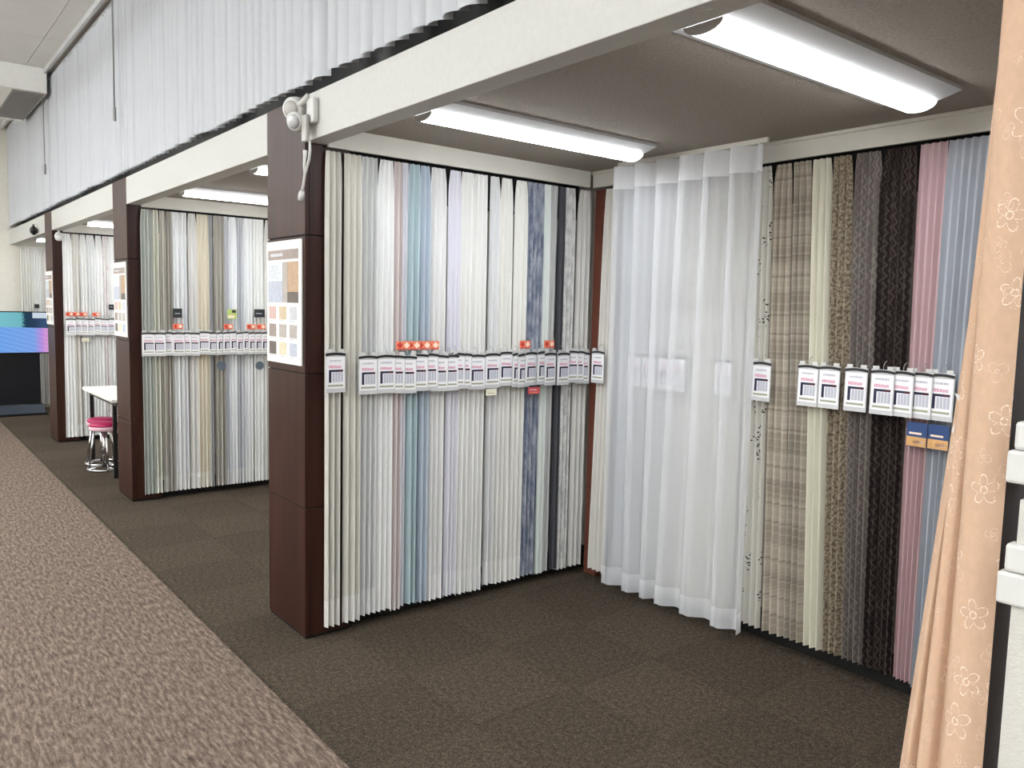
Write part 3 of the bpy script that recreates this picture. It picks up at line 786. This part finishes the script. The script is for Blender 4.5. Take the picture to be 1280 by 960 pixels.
# small promotional tags
def pop_card(loc, rz, w, h, base, prints, label, cat='tag', group=None, name='promotional_tag'):
    t = thing(name, label, cat, loc, rz, group)
    bm = bmesh.new(); bbox(bm, -w / 2, w / 2, -0.001, 0.001, 0, h); obj('card', bm, base, t, bevel=0.0)
    bm = bmesh.new(); mats = []
    for (x0, x1, z0, z1, m) in prints:
        if m not in mats: mats.append(m)
        mi = mats.index(m)
        if x1 == 'd':      # a diamond centred at x0, z0 of radius z1
            v = [bm.verts.new(p) for p in ((x0 - z1, -0.0016, z0), (x0, -0.0016, z0 - z1), (x0 + z1, -0.0016, z0), (x0, -0.0016, z0 + z1))]
            f = bm.faces.new(v); f.material_index = mi
        else: bbox(bm, x0, x1, -0.0018, -0.0011, z0, z1, mi)
    if mats: obj('print', bm, mats, t)
    return t
def orange_tag(x, y, z, rz, label, group=None):
    pop_card((x, y, z), rz, 0.075, 0.042, 'orange', [(-0.018, 'd', 0.022, 0.016, 'redprint'), (0.018, 'd', 0.022, 0.016, 'paleprint'), (-0.03, 0.03, 0.002, 0.006, 'redprint')], label, group=group)
for s in (0.487, 0.545, 0.605, 0.655): orange_tag(0.048, s, 1.366, PI / 2 - 0.12, 'orange and red promotional tag above the cards of the ' + under(side1, s), 'orange tags over the blue curtains')
orange_tag(0.075, 1.235, 1.366, PI / 2, 'orange promotional tag above the price cards, just before the blue grey mottled curtain')
orange_tag(0.075, 1.41, 1.366, PI / 2, 'orange promotional tag above the price cards on the pale mint curtain')
pop_card((0.070, 1.31, 1.112), PI / 2, 0.085, 0.038, 'redcard', [(-0.03, 0.03, 0.006, 0.012, 'orange'), (-0.03, 0.02, 0.02, 0.027, 'pinkprint')], 'red label under the price cards on the blue grey mottled curtain')
pop_card((0.066, 1.018, 1.118), PI / 2, 0.07, 0.036, 'creamcard', [(-0.025, 0.02, 0.01, 0.014, 'oliveprint')], 'cream label under the price cards on the side wall')
for s, lab in ((1.975, 'dark blue and tan label under the price card on the pink curtain'), (2.058, 'dark blue and tan label under the price card on the blue grey curtain')):
    pop_card((s, D - 0.046, 1.068), -0.06, 0.082, 0.098, 'bluecard', [(-0.040, 0.040, 0.002, 0.040, 'tancard'), (-0.03, 0.02, 0.050, 0.058, 'paleprint'), (-0.01, 0.03, 0.012, 0.026, 'paleprint')], lab)
def bay2tag(y, z, w, h, m, pr, lab, X=X2): pop_card((X + 0.052, y, z), PI / 2, w, h, m, pr, lab)
bay2tag(0.341, 1.445, 0.07, 0.072, 'darkcard', [(-0.02, 0.02, 0.03, 0.036, 'greyprint')], 'small black square tag on the bright white curtain after the taupe one')
bay2tag(1.000, 1.455, 0.09, 0.068, 'darkcard', [(-0.03, 0.02, 0.03, 0.036, 'greyprint')], 'small black square tag on the white curtain beside the poster pillar')
bay2tag(0.769, 1.440, 0.075, 0.078, 'greencard', [(0.0, 0.032, 0.05, 0.072, 'darkcard'), (-0.03, 0.02, 0.01, 0.03, 'paleprint')], 'small yellow green tag on the cool white curtain')
def round_tag(y, z, lab):
    t = thing('round_tag', lab, 'tag', (X2 + 0.05, y, z), PI / 2)
    bm = bmesh.new(); n = 16
    a = [bm.verts.new((0.036 * math.cos(2 * PI * k / n), -0.001, 0.036 * math.sin(2 * PI * k / n))) for k in range(n)]
    b = [bm.verts.new((v.co.x, 0.001, v.co.z)) for v in a]
    bm.faces.new(a); bm.faces.new(b[::-1])
    for k in range(n): bm.faces.new((a[k], b[k], b[(k + 1) % n], a[(k + 1) % n]))
    obj('disc', bm, 'slatecard', t)
    bm = bmesh.new(); tube(bm, [(0, 0, 0.034), (0.002, 0.0, 0.065), (0, 0.004, 0.10)], 0.0015, 5); obj('string', bm, 'cord', t)
round_tag(0.680, 1.059, 'dark round tag on the broad taupe curtain'); round_tag(1.000, 1.051, 'dark round tag on the white curtain beside the poster pillar')
for y, lab in ((0.340, 'orange promotional tag under the black square tag after the taupe curtain'), (0.735, 'orange promotional tag beneath the green tag'), (0.925, 'orange promotional tag beside the one at the poster pillar, on the white curtain'), (1.01, 'orange promotional tag closest to the poster pillar in the greenish bay')):
    orange_tag(X2 + 0.062, y, 1.356, PI / 2, lab)
for y in (0.135, 0.20, 0.268, 0.394): orange_tag(X3 + 0.058, y, 1.384, PI / 2, 'orange promotional tag in the table bay, above the ' + under(bay3, y), 'orange tags in the table bay')
bay2tag(0.55, 1.458, 0.055, 0.06, 'darkcard', [(-0.015, 0.015, 0.03, 0.035, 'greyprint')], 'small black tag on the plain white curtain in the table bay', X3)
bay2tag(0.285, 1.105, 0.075, 0.04, 'creamcard', [(-0.02, 0.02, 0.01, 0.015, 'oliveprint')], 'cream label under the price cards in the table bay', X3)
bay2tag(0.284, 1.425, 0.06, 0.055, 'darkcard', [], 'small black tag on the end wall curtain', X4)

# ------------------------------------------------------------------ posters on the pillars
def poster(X, z0, label, flip=False):
    t = thing('poster', label, 'poster', (X - PW + 0.010, -0.006, z0))
    w, h = 0.405, 0.578
    box('sheet', 0, w, -0.003, 0.004, 0, h, 'poster_white', t)
    def q(x0, x1, z0, z1, m, nm): box(nm, x0, x1, -0.0042, -0.0031, z0, z1, m, t)
    q(0.02, w - 0.03, h - 0.088, h - 0.042, 'p_brown', 'title_band')
    q(0.02, 0.195, h - 0.185, h - 0.10, 'p_sky', 'text_block')
    q(0.02, 0.195, h - 0.29, h - 0.187, 'p_blue', 'room_photo')
    q(0.197, 0.250, h - 0.29, h - 0.10, 'p_stone', 'room_photo'); q(0.252, w - 0.03, h - 0.24, h - 0.10, 'p_tan', 'room_photo'); q(0.252, w - 0.03, h - 0.29, h - 0.2405, 'p_dark', 'room_photo')
    bm = bmesh.new(); rr = random.Random(9)
    for k in range(6): bbox(bm, 0.03, 0.03 + rr.uniform(0.09, 0.15), -0.0052, -0.0043, h - 0.120 - k * 0.011, h - 0.116 - k * 0.011)
    for k in range(3):
        for c in range(3): bbox(bm, 0.03 + c * 0.122, 0.085 + c * 0.122, -0.0042, -0.0031, h - 0.379 - k * 0.085, h - 0.374 - k * 0.085)
    bbox(bm, 0.05, 0.20, -0.0052, -0.0043, h - 0.072, h - 0.058); obj('text_line', bm, 'p_grey', t)
    cols = [('p_pink', 'p_beige', 'p_grey'), ('p_brown', 'p_stone', 'p_stone'), ('p_dark', 'p_cream', 'p_blue')]
    for r in range(3):
        for c in range(3):
            m = cols[r][c]; x0 = 0.03 + c * 0.122
            q(x0, x0 + 0.085, h - 0.37 - r * 0.085, h - 0.308 - r * 0.085, m, 'fabric_swatch')
    return t
poster(PX[0], 1.294, 'white poster with room photo and nine fabric swatches, on the pillar with the motion sensor')
poster(PX[1], 1.288, 'white poster with room photo and nine fabric swatches, on the pillar beside the white table')
poster(PX[2], 1.285, 'white poster with room photo and nine fabric swatches, on the pillar beside the television')

# ------------------------------------------------------------------ motion sensor lamp on the fascia
s = thing('motion_sensor', 'white twin-lobed motion sensor with bracket and dangling cable on the fascia end', 'sensor', (0.07, 0.0, 2.40))
bm = bmesh.new(); bbox(bm, 0.005, 0.075, -0.03, -0.001, -0.045, 0.06); obj('mount_plate', bm, 'white_plastic', s, bevel=0.008)
bm = bmesh.new(); bbox(bm, 0.0, 0.05, -0.05, -0.031, -0.125, -0.01); obj('bracket', bm, 'grey_plastic', s, bevel=0.006)
bm = bmesh.new(); tube(bm, [(0.03, -0.03, 0.075), (0.0, -0.045, 0.045), (-0.03, -0.055, 0.03)], [0.010, 0.012, 0.014], 10); obj('arm', bm, 'white_plastic', s)
dirv = Vector((0.45, -0.85, -0.25)).normalized(); q = dirv.to_track_quat('Z', 'Y').to_matrix().to_4x4()
def lobe(name, c, rad, mat, depth=0.06):
    bm = bmesh.new(); lathe(bm, [(rad * 0.35, -depth), (rad * 0.8, -depth * 0.85), (rad, -depth * 0.5), (rad, 0.0), (rad * 0.92, 0.008), (rad * 0.82, 0.010)], 24)
    bmesh.ops.transform(bm, matrix=Matrix.Translation(c) @ q, verts=bm.verts[:]); return obj(name, bm, mat, s)
up = lobe('lamp_head', (-0.052, -0.065, 0.022), 0.052, 'white_plastic')
lo = lobe('sensor_head', (-0.040, -0.060, -0.030), 0.043, 'white_plastic')
bm = bmesh.new(); lathe(bm, [(0.036, 0.0), (0.036, 0.004), (0.022, 0.010), (0.006, 0.013)], 20); bmesh.ops.transform(bm, matrix=Matrix.Translation((-0.052, -0.065, 0.022)) @ q @ Matrix.Translation((0, 0, 0.011)), verts=bm.verts[:]); obj('lens', bm, 'grey_plastic', up)
bm = bmesh.new(); lathe(bm, [(0.030, 0.0), (0.029, 0.010), (0.018, 0.020), (0.004, 0.024)], 20); bmesh.ops.transform(bm, matrix=Matrix.Translation((-0.040, -0.060, -0.030)) @ q @ Matrix.Translation((0, 0, 0.011)), verts=bm.verts[:]); obj('sensor_dome', bm, 'pocket', lo)
bm = bmesh.new(); tube(bm, [(0.045, -0.03, -0.12), (0.048, -0.03, -0.16), (0.038, -0.03, -0.20), (0.012, -0.03, -0.235), (-0.005, -0.03, -0.255), (-0.02, -0.03, -0.30), (-0.035, -0.03, -0.325)], 0.006, 8)
tube(bm, [(-0.006, -0.03, -0.255), (-0.008, -0.032, -0.22), (0.0, -0.032, -0.18), (0.002, -0.032, -0.155)], [0.006, 0.006, 0.008, 0.010], 8)
obj('cable', bm, 'white_plastic', s)
bm = bmesh.new(); tube(bm, [(-0.035, -0.03, -0.325), (-0.042, -0.03, -0.34), (-0.052, -0.03, -0.365)], [0.010, 0.014, 0.012], 10); obj('plug', bm, 'white_plastic', s)
# small cameras on the farther fascias
def mini_cam(loc, mat, label):
    t = thing('security_camera', label, 'camera', loc)
    bm = bmesh.new(); lathe(bm, [(0.03, 0.0), (0.03, 0.012), (0.012, 0.016), (0.012, 0.04)], 14, (0, 0, 0)); obj('mount', bm, mat, t)
    bm = bmesh.new(); lathe(bm, [(0.012, -0.075), (0.034, -0.06), (0.042, -0.03), (0.038, -0.005), (0.03, 0.0)], 16); o = obj('dome', bm, mat, t)
    bm = bmesh.new(); lathe(bm, [(0.006, -0.081), (0.014, -0.079), (0.016, -0.074)], 12); obj('lens', bm, 'black_metal', o)
mini_cam((-7.30, -0.045, 2.37), 'dark_plastic', 'small dark dome camera on the short fascia near the end wall')
mini_cam((PX[2] + 0.09, 0.05, ZF - 0.041), 'white_plastic', 'small white dome camera under the fascia beside the table bay pillar')

# ------------------------------------------------------------------ television display
tv = thing('television_display', 'flat television showing a blue and violet picture, on a black floor stand', 'television', (-9.0, -0.14, 0.0), PI / 2)
# local x runs along world +Y, local -y faces the room (+X)
W0, W1 = -0.50, 0.49
box('bezel', W0, W1, 0.0, 0.05, 0.822, 1.385, 'black_metal', tv, 0.006)
bm = bmesh.new(); uvl = bm.loops.layers.uv.new('UVMap')
v = [bm.verts.new(p) for p in ((W0 + 0.015, -0.0012, 0.838), (W1 - 0.012, -0.0012, 0.838), (W1 - 0.012, -0.0012, 1.372), (W0 + 0.015, -0.0012, 1.372))]
f = bm.faces.new(v)
for lp, uvv in zip(f.loops, ((0, 0), (1, 0), (1, 1), (0, 1))): lp[uvl].uv = uvv
obj('screen', bm, 'screen', tv)
box('stand_board', W0 + 0.10, W1 - 0.13, 0.02, 0.07, 0.14, 0.82, 'stand_black', tv)
bm = bmesh.new(); vv = bbox(bm, W0 + 0.08, W1 - 0.10, -0.12, 0.30, 0.03, 0.13)
for k in (4, 5): vv[k].co.y = 0.0; 
obj('stand_base', bm, 'stand_grey', tv)
box('stand_foot', W0 + 0.06, W1 - 0.08, -0.14, 0.32, 0.0, 0.03, 'stand_black', tv)

# ------------------------------------------------------------------ table and stools in the third bay
tb = thing('work_table', 'white rectangular table on thin black legs in the bay behind the pillar', 'table', (-5.20, 0.03, 0))
box('table_top', 0, 1.22, 0, 0.62, 0.697, 0.724, 'table_white', tb, 0.003)
bm = bmesh.new(); bbox(bm, 0.06, 1.16, 0.05, 0.07, 0.655, 0.6965); bbox(bm, 0.06, 1.16, 0.55, 0.57, 0.655, 0.6965); obj('apron', bm, 'black_metal', tb)
for (a, b_) in ((0.06, 0.05), (1.0, 0.05), (0.06, 0.54), (1.0, 0.54)): box('leg', a, a + 0.032, b_, b_ + 0.032, 0, 0.6545, 'black_metal', tb)
def stool(loc, label):
    t = thing('stool', label, 'stool', loc)
    bm = bmesh.new(); n = 32; R0 = 0.14
    tube(bm, [(R0 * math.cos(2 * PI * k / n), R0 * math.sin(2 * PI * k / n), 0.012) for k in range(n + 1)], 0.0115, 8, False); o = obj('base_ring', bm, 'chrome', t)
    bm = bmesh.new()
    for k in range(3):
        a = 2 * PI * k / 3 + 0.5; tube(bm, [(R0 * math.cos(a), R0 * math.sin(a), 0.012), (0.0, 0.0, 0.035)], 0.008, 8)
    obj('base_spoke', bm, 'chrome', o)
    bm = bmesh.new(); tube(bm, [(0, 0, 0.03), (0, 0, 0.37)], 0.016, 12); obj('post', bm, 'chrome', t)
    for k in range(3):
        a = 2 * PI * k / 3; bm = bmesh.new(); tube(bm, [(R0 * 0.98 * math.cos(a), R0 * .98 * math.sin(a), 0.012), (0.085 * math.cos(a), 0.085 * math.sin(a), 0.37)], 0.009, 8); obj('leg', bm, 'chrome', t)
    bm = bmesh.new(); lathe(bm, [(0.08, 0.365), (0.115, 0.372), (0.128, 0.392), (0.122, 0.41)], 28); obj('seat_rim', bm, 'pink_pale', t)
    bm = bmesh.new(); lathe(bm, [(0.121, 0.4105), (0.125, 0.425), (0.11, 0.442), (0.06, 0.450), (0.01, 0.452)], 28); obj('seat_cushion', bm, 'pink_vinyl', t)
stool((-4.94, 0.14, 0.0), 'pink round stool with chrome legs at the table end, towards the television')
stool((-4.64, 0.10, 0.0), 'pink round stool with chrome legs tucked closest to the middle pillar')

# ------------------------------------------------------------------ peach curtain, charcoal board and white panel beside the camera
pch = fabric_embroidered('fabric_peach_flowers', (206, 174, 149), (240, 222, 208), 9.0, 5, 0.012)
lin_ = F(206, 204, 204)
def peach():
    t = thing('curtain', 'peach curtain embroidered with white outline flowers, gathered beside the white panel', 'curtain', (2.86, -0.06, 0.05))
    H = 2.24
    # path at hem and at the top, local x,y: flat front flap first, then folds running back to the left
    top = [(0.075, -0.030), (0.045, -0.042), (0.020, -0.036), (0.012, -0.020), (0.022, 0.002), (0.010, 0.012), (0.004, 0.020), (0.016, 0.030), (0.03, 0.034), (0.02, 0.044)]
    bot = [(0.075, -0.030), (0.045, -0.040), (0.015, -0.040), (0.000, -0.026), (-0.018, -0.010), (-0.028, -0.040), (-0.052, -0.046), (-0.068, -0.010), (-0.098, -0.036), (-0.125, 0.0)]
    def path(P, u):
        q = u * (len(P) - 1); i = int(min(q, len(P) - 2)); f = q - i
        p0, p1, p2, p3 = P[max(i - 1, 0)], P[i], P[i + 1], P[min(i + 2, len(P) - 1)]
        return tuple(0.5 * ((2 * p1[k]) + (-p0[k] + p2[k]) * f + (2 * p0[k] - 5 * p1[k] + 4 * p2[k] - p3[k]) * f * f + (-p0[k] + 3 * p1[k] - 3 * p2[k] + p3[k]) * f ** 3) for k in (0, 1))
    def fn(u, z):
        k = z / H; e = k
        a = path(top, u); b_ = path(bot, u)
        return (b_[0] + (a[0] - b_[0]) * e, b_[1] + (a[1] - b_[1]) * e, z)
    strip('b', 'fabric', fn, 90, [0.12 + (H - 0.20) * j / 20 for j in range(21)], 0.36, pch, t)
    strip('b', 'hem', fn, 90, [0, 0.06, 0.12], 0.36, pch, t)
    strip('b', 'header_tape', fn, 90, [H - 0.08, H - 0.04, H], 0.36, pch, t)
    # pale lining edge peeping out behind
    bm = bmesh.new(); pts = [(-0.012 - 0.004 * math.sin(j * 1.7), 0.012, 1.22 + j * 0.022) for j in range(9)]
    a = [bm.verts.new(p) for p in pts]; b2 = [bm.verts.new((p[0] - 0.016 + 0.004 * math.sin(i * 2.1), 0.016, p[2] + 0.004)) for i, p in enumerate(pts)]
    for i in range(8):
        f = bm.faces.new((a[i], a[i + 1], b2[i + 1], b2[i])); f.smooth = True
    obj('lining_edge', bm, lin_, t)
peach()
box_ = thing('display_board', 'charcoal board standing between the peach curtain and the white panel', 'board', (2.893, -0.036, 0))
box('panel', 0, 0.45, 0, 0.033, 0.02, 2.2, 'charcoal', box_, 0.003)
box('foot', 0.02, 0.38, -0.005, 0.033, 0.0, 0.02, 'black_metal', box_)
wp = thing('partition_screen', 'white textured panel with plastic clips beside the charcoal board', 'panel', (2.972, -0.135, 0))
M['panel_white'] = plain('white_textured_panel', (196, 194, 188), 0.6, 0.03, 60, bump=0.4, bscale=180, bdist=0.003)
box('board', 0, 0.45, 0, 0.022, 0.0, 1.30, 'panel_white', wp, 0.002)
box('post', 0.02, 0.40, 0.0225, 0.045, 0.0, 1.5, 'charcoal', wp, 0.002)
for z in (1.150, 1.345):
    c = box('clip', -0.020, 0.030, -0.012, 0.028, z - 0.02, z + 0.032, 'white_plastic', wp, 0.005)
    box('clip_cap', -0.013, 0.030, -0.008, 0.024, z + 0.0325, z + 0.078, 'white_plastic', c, 0.006)
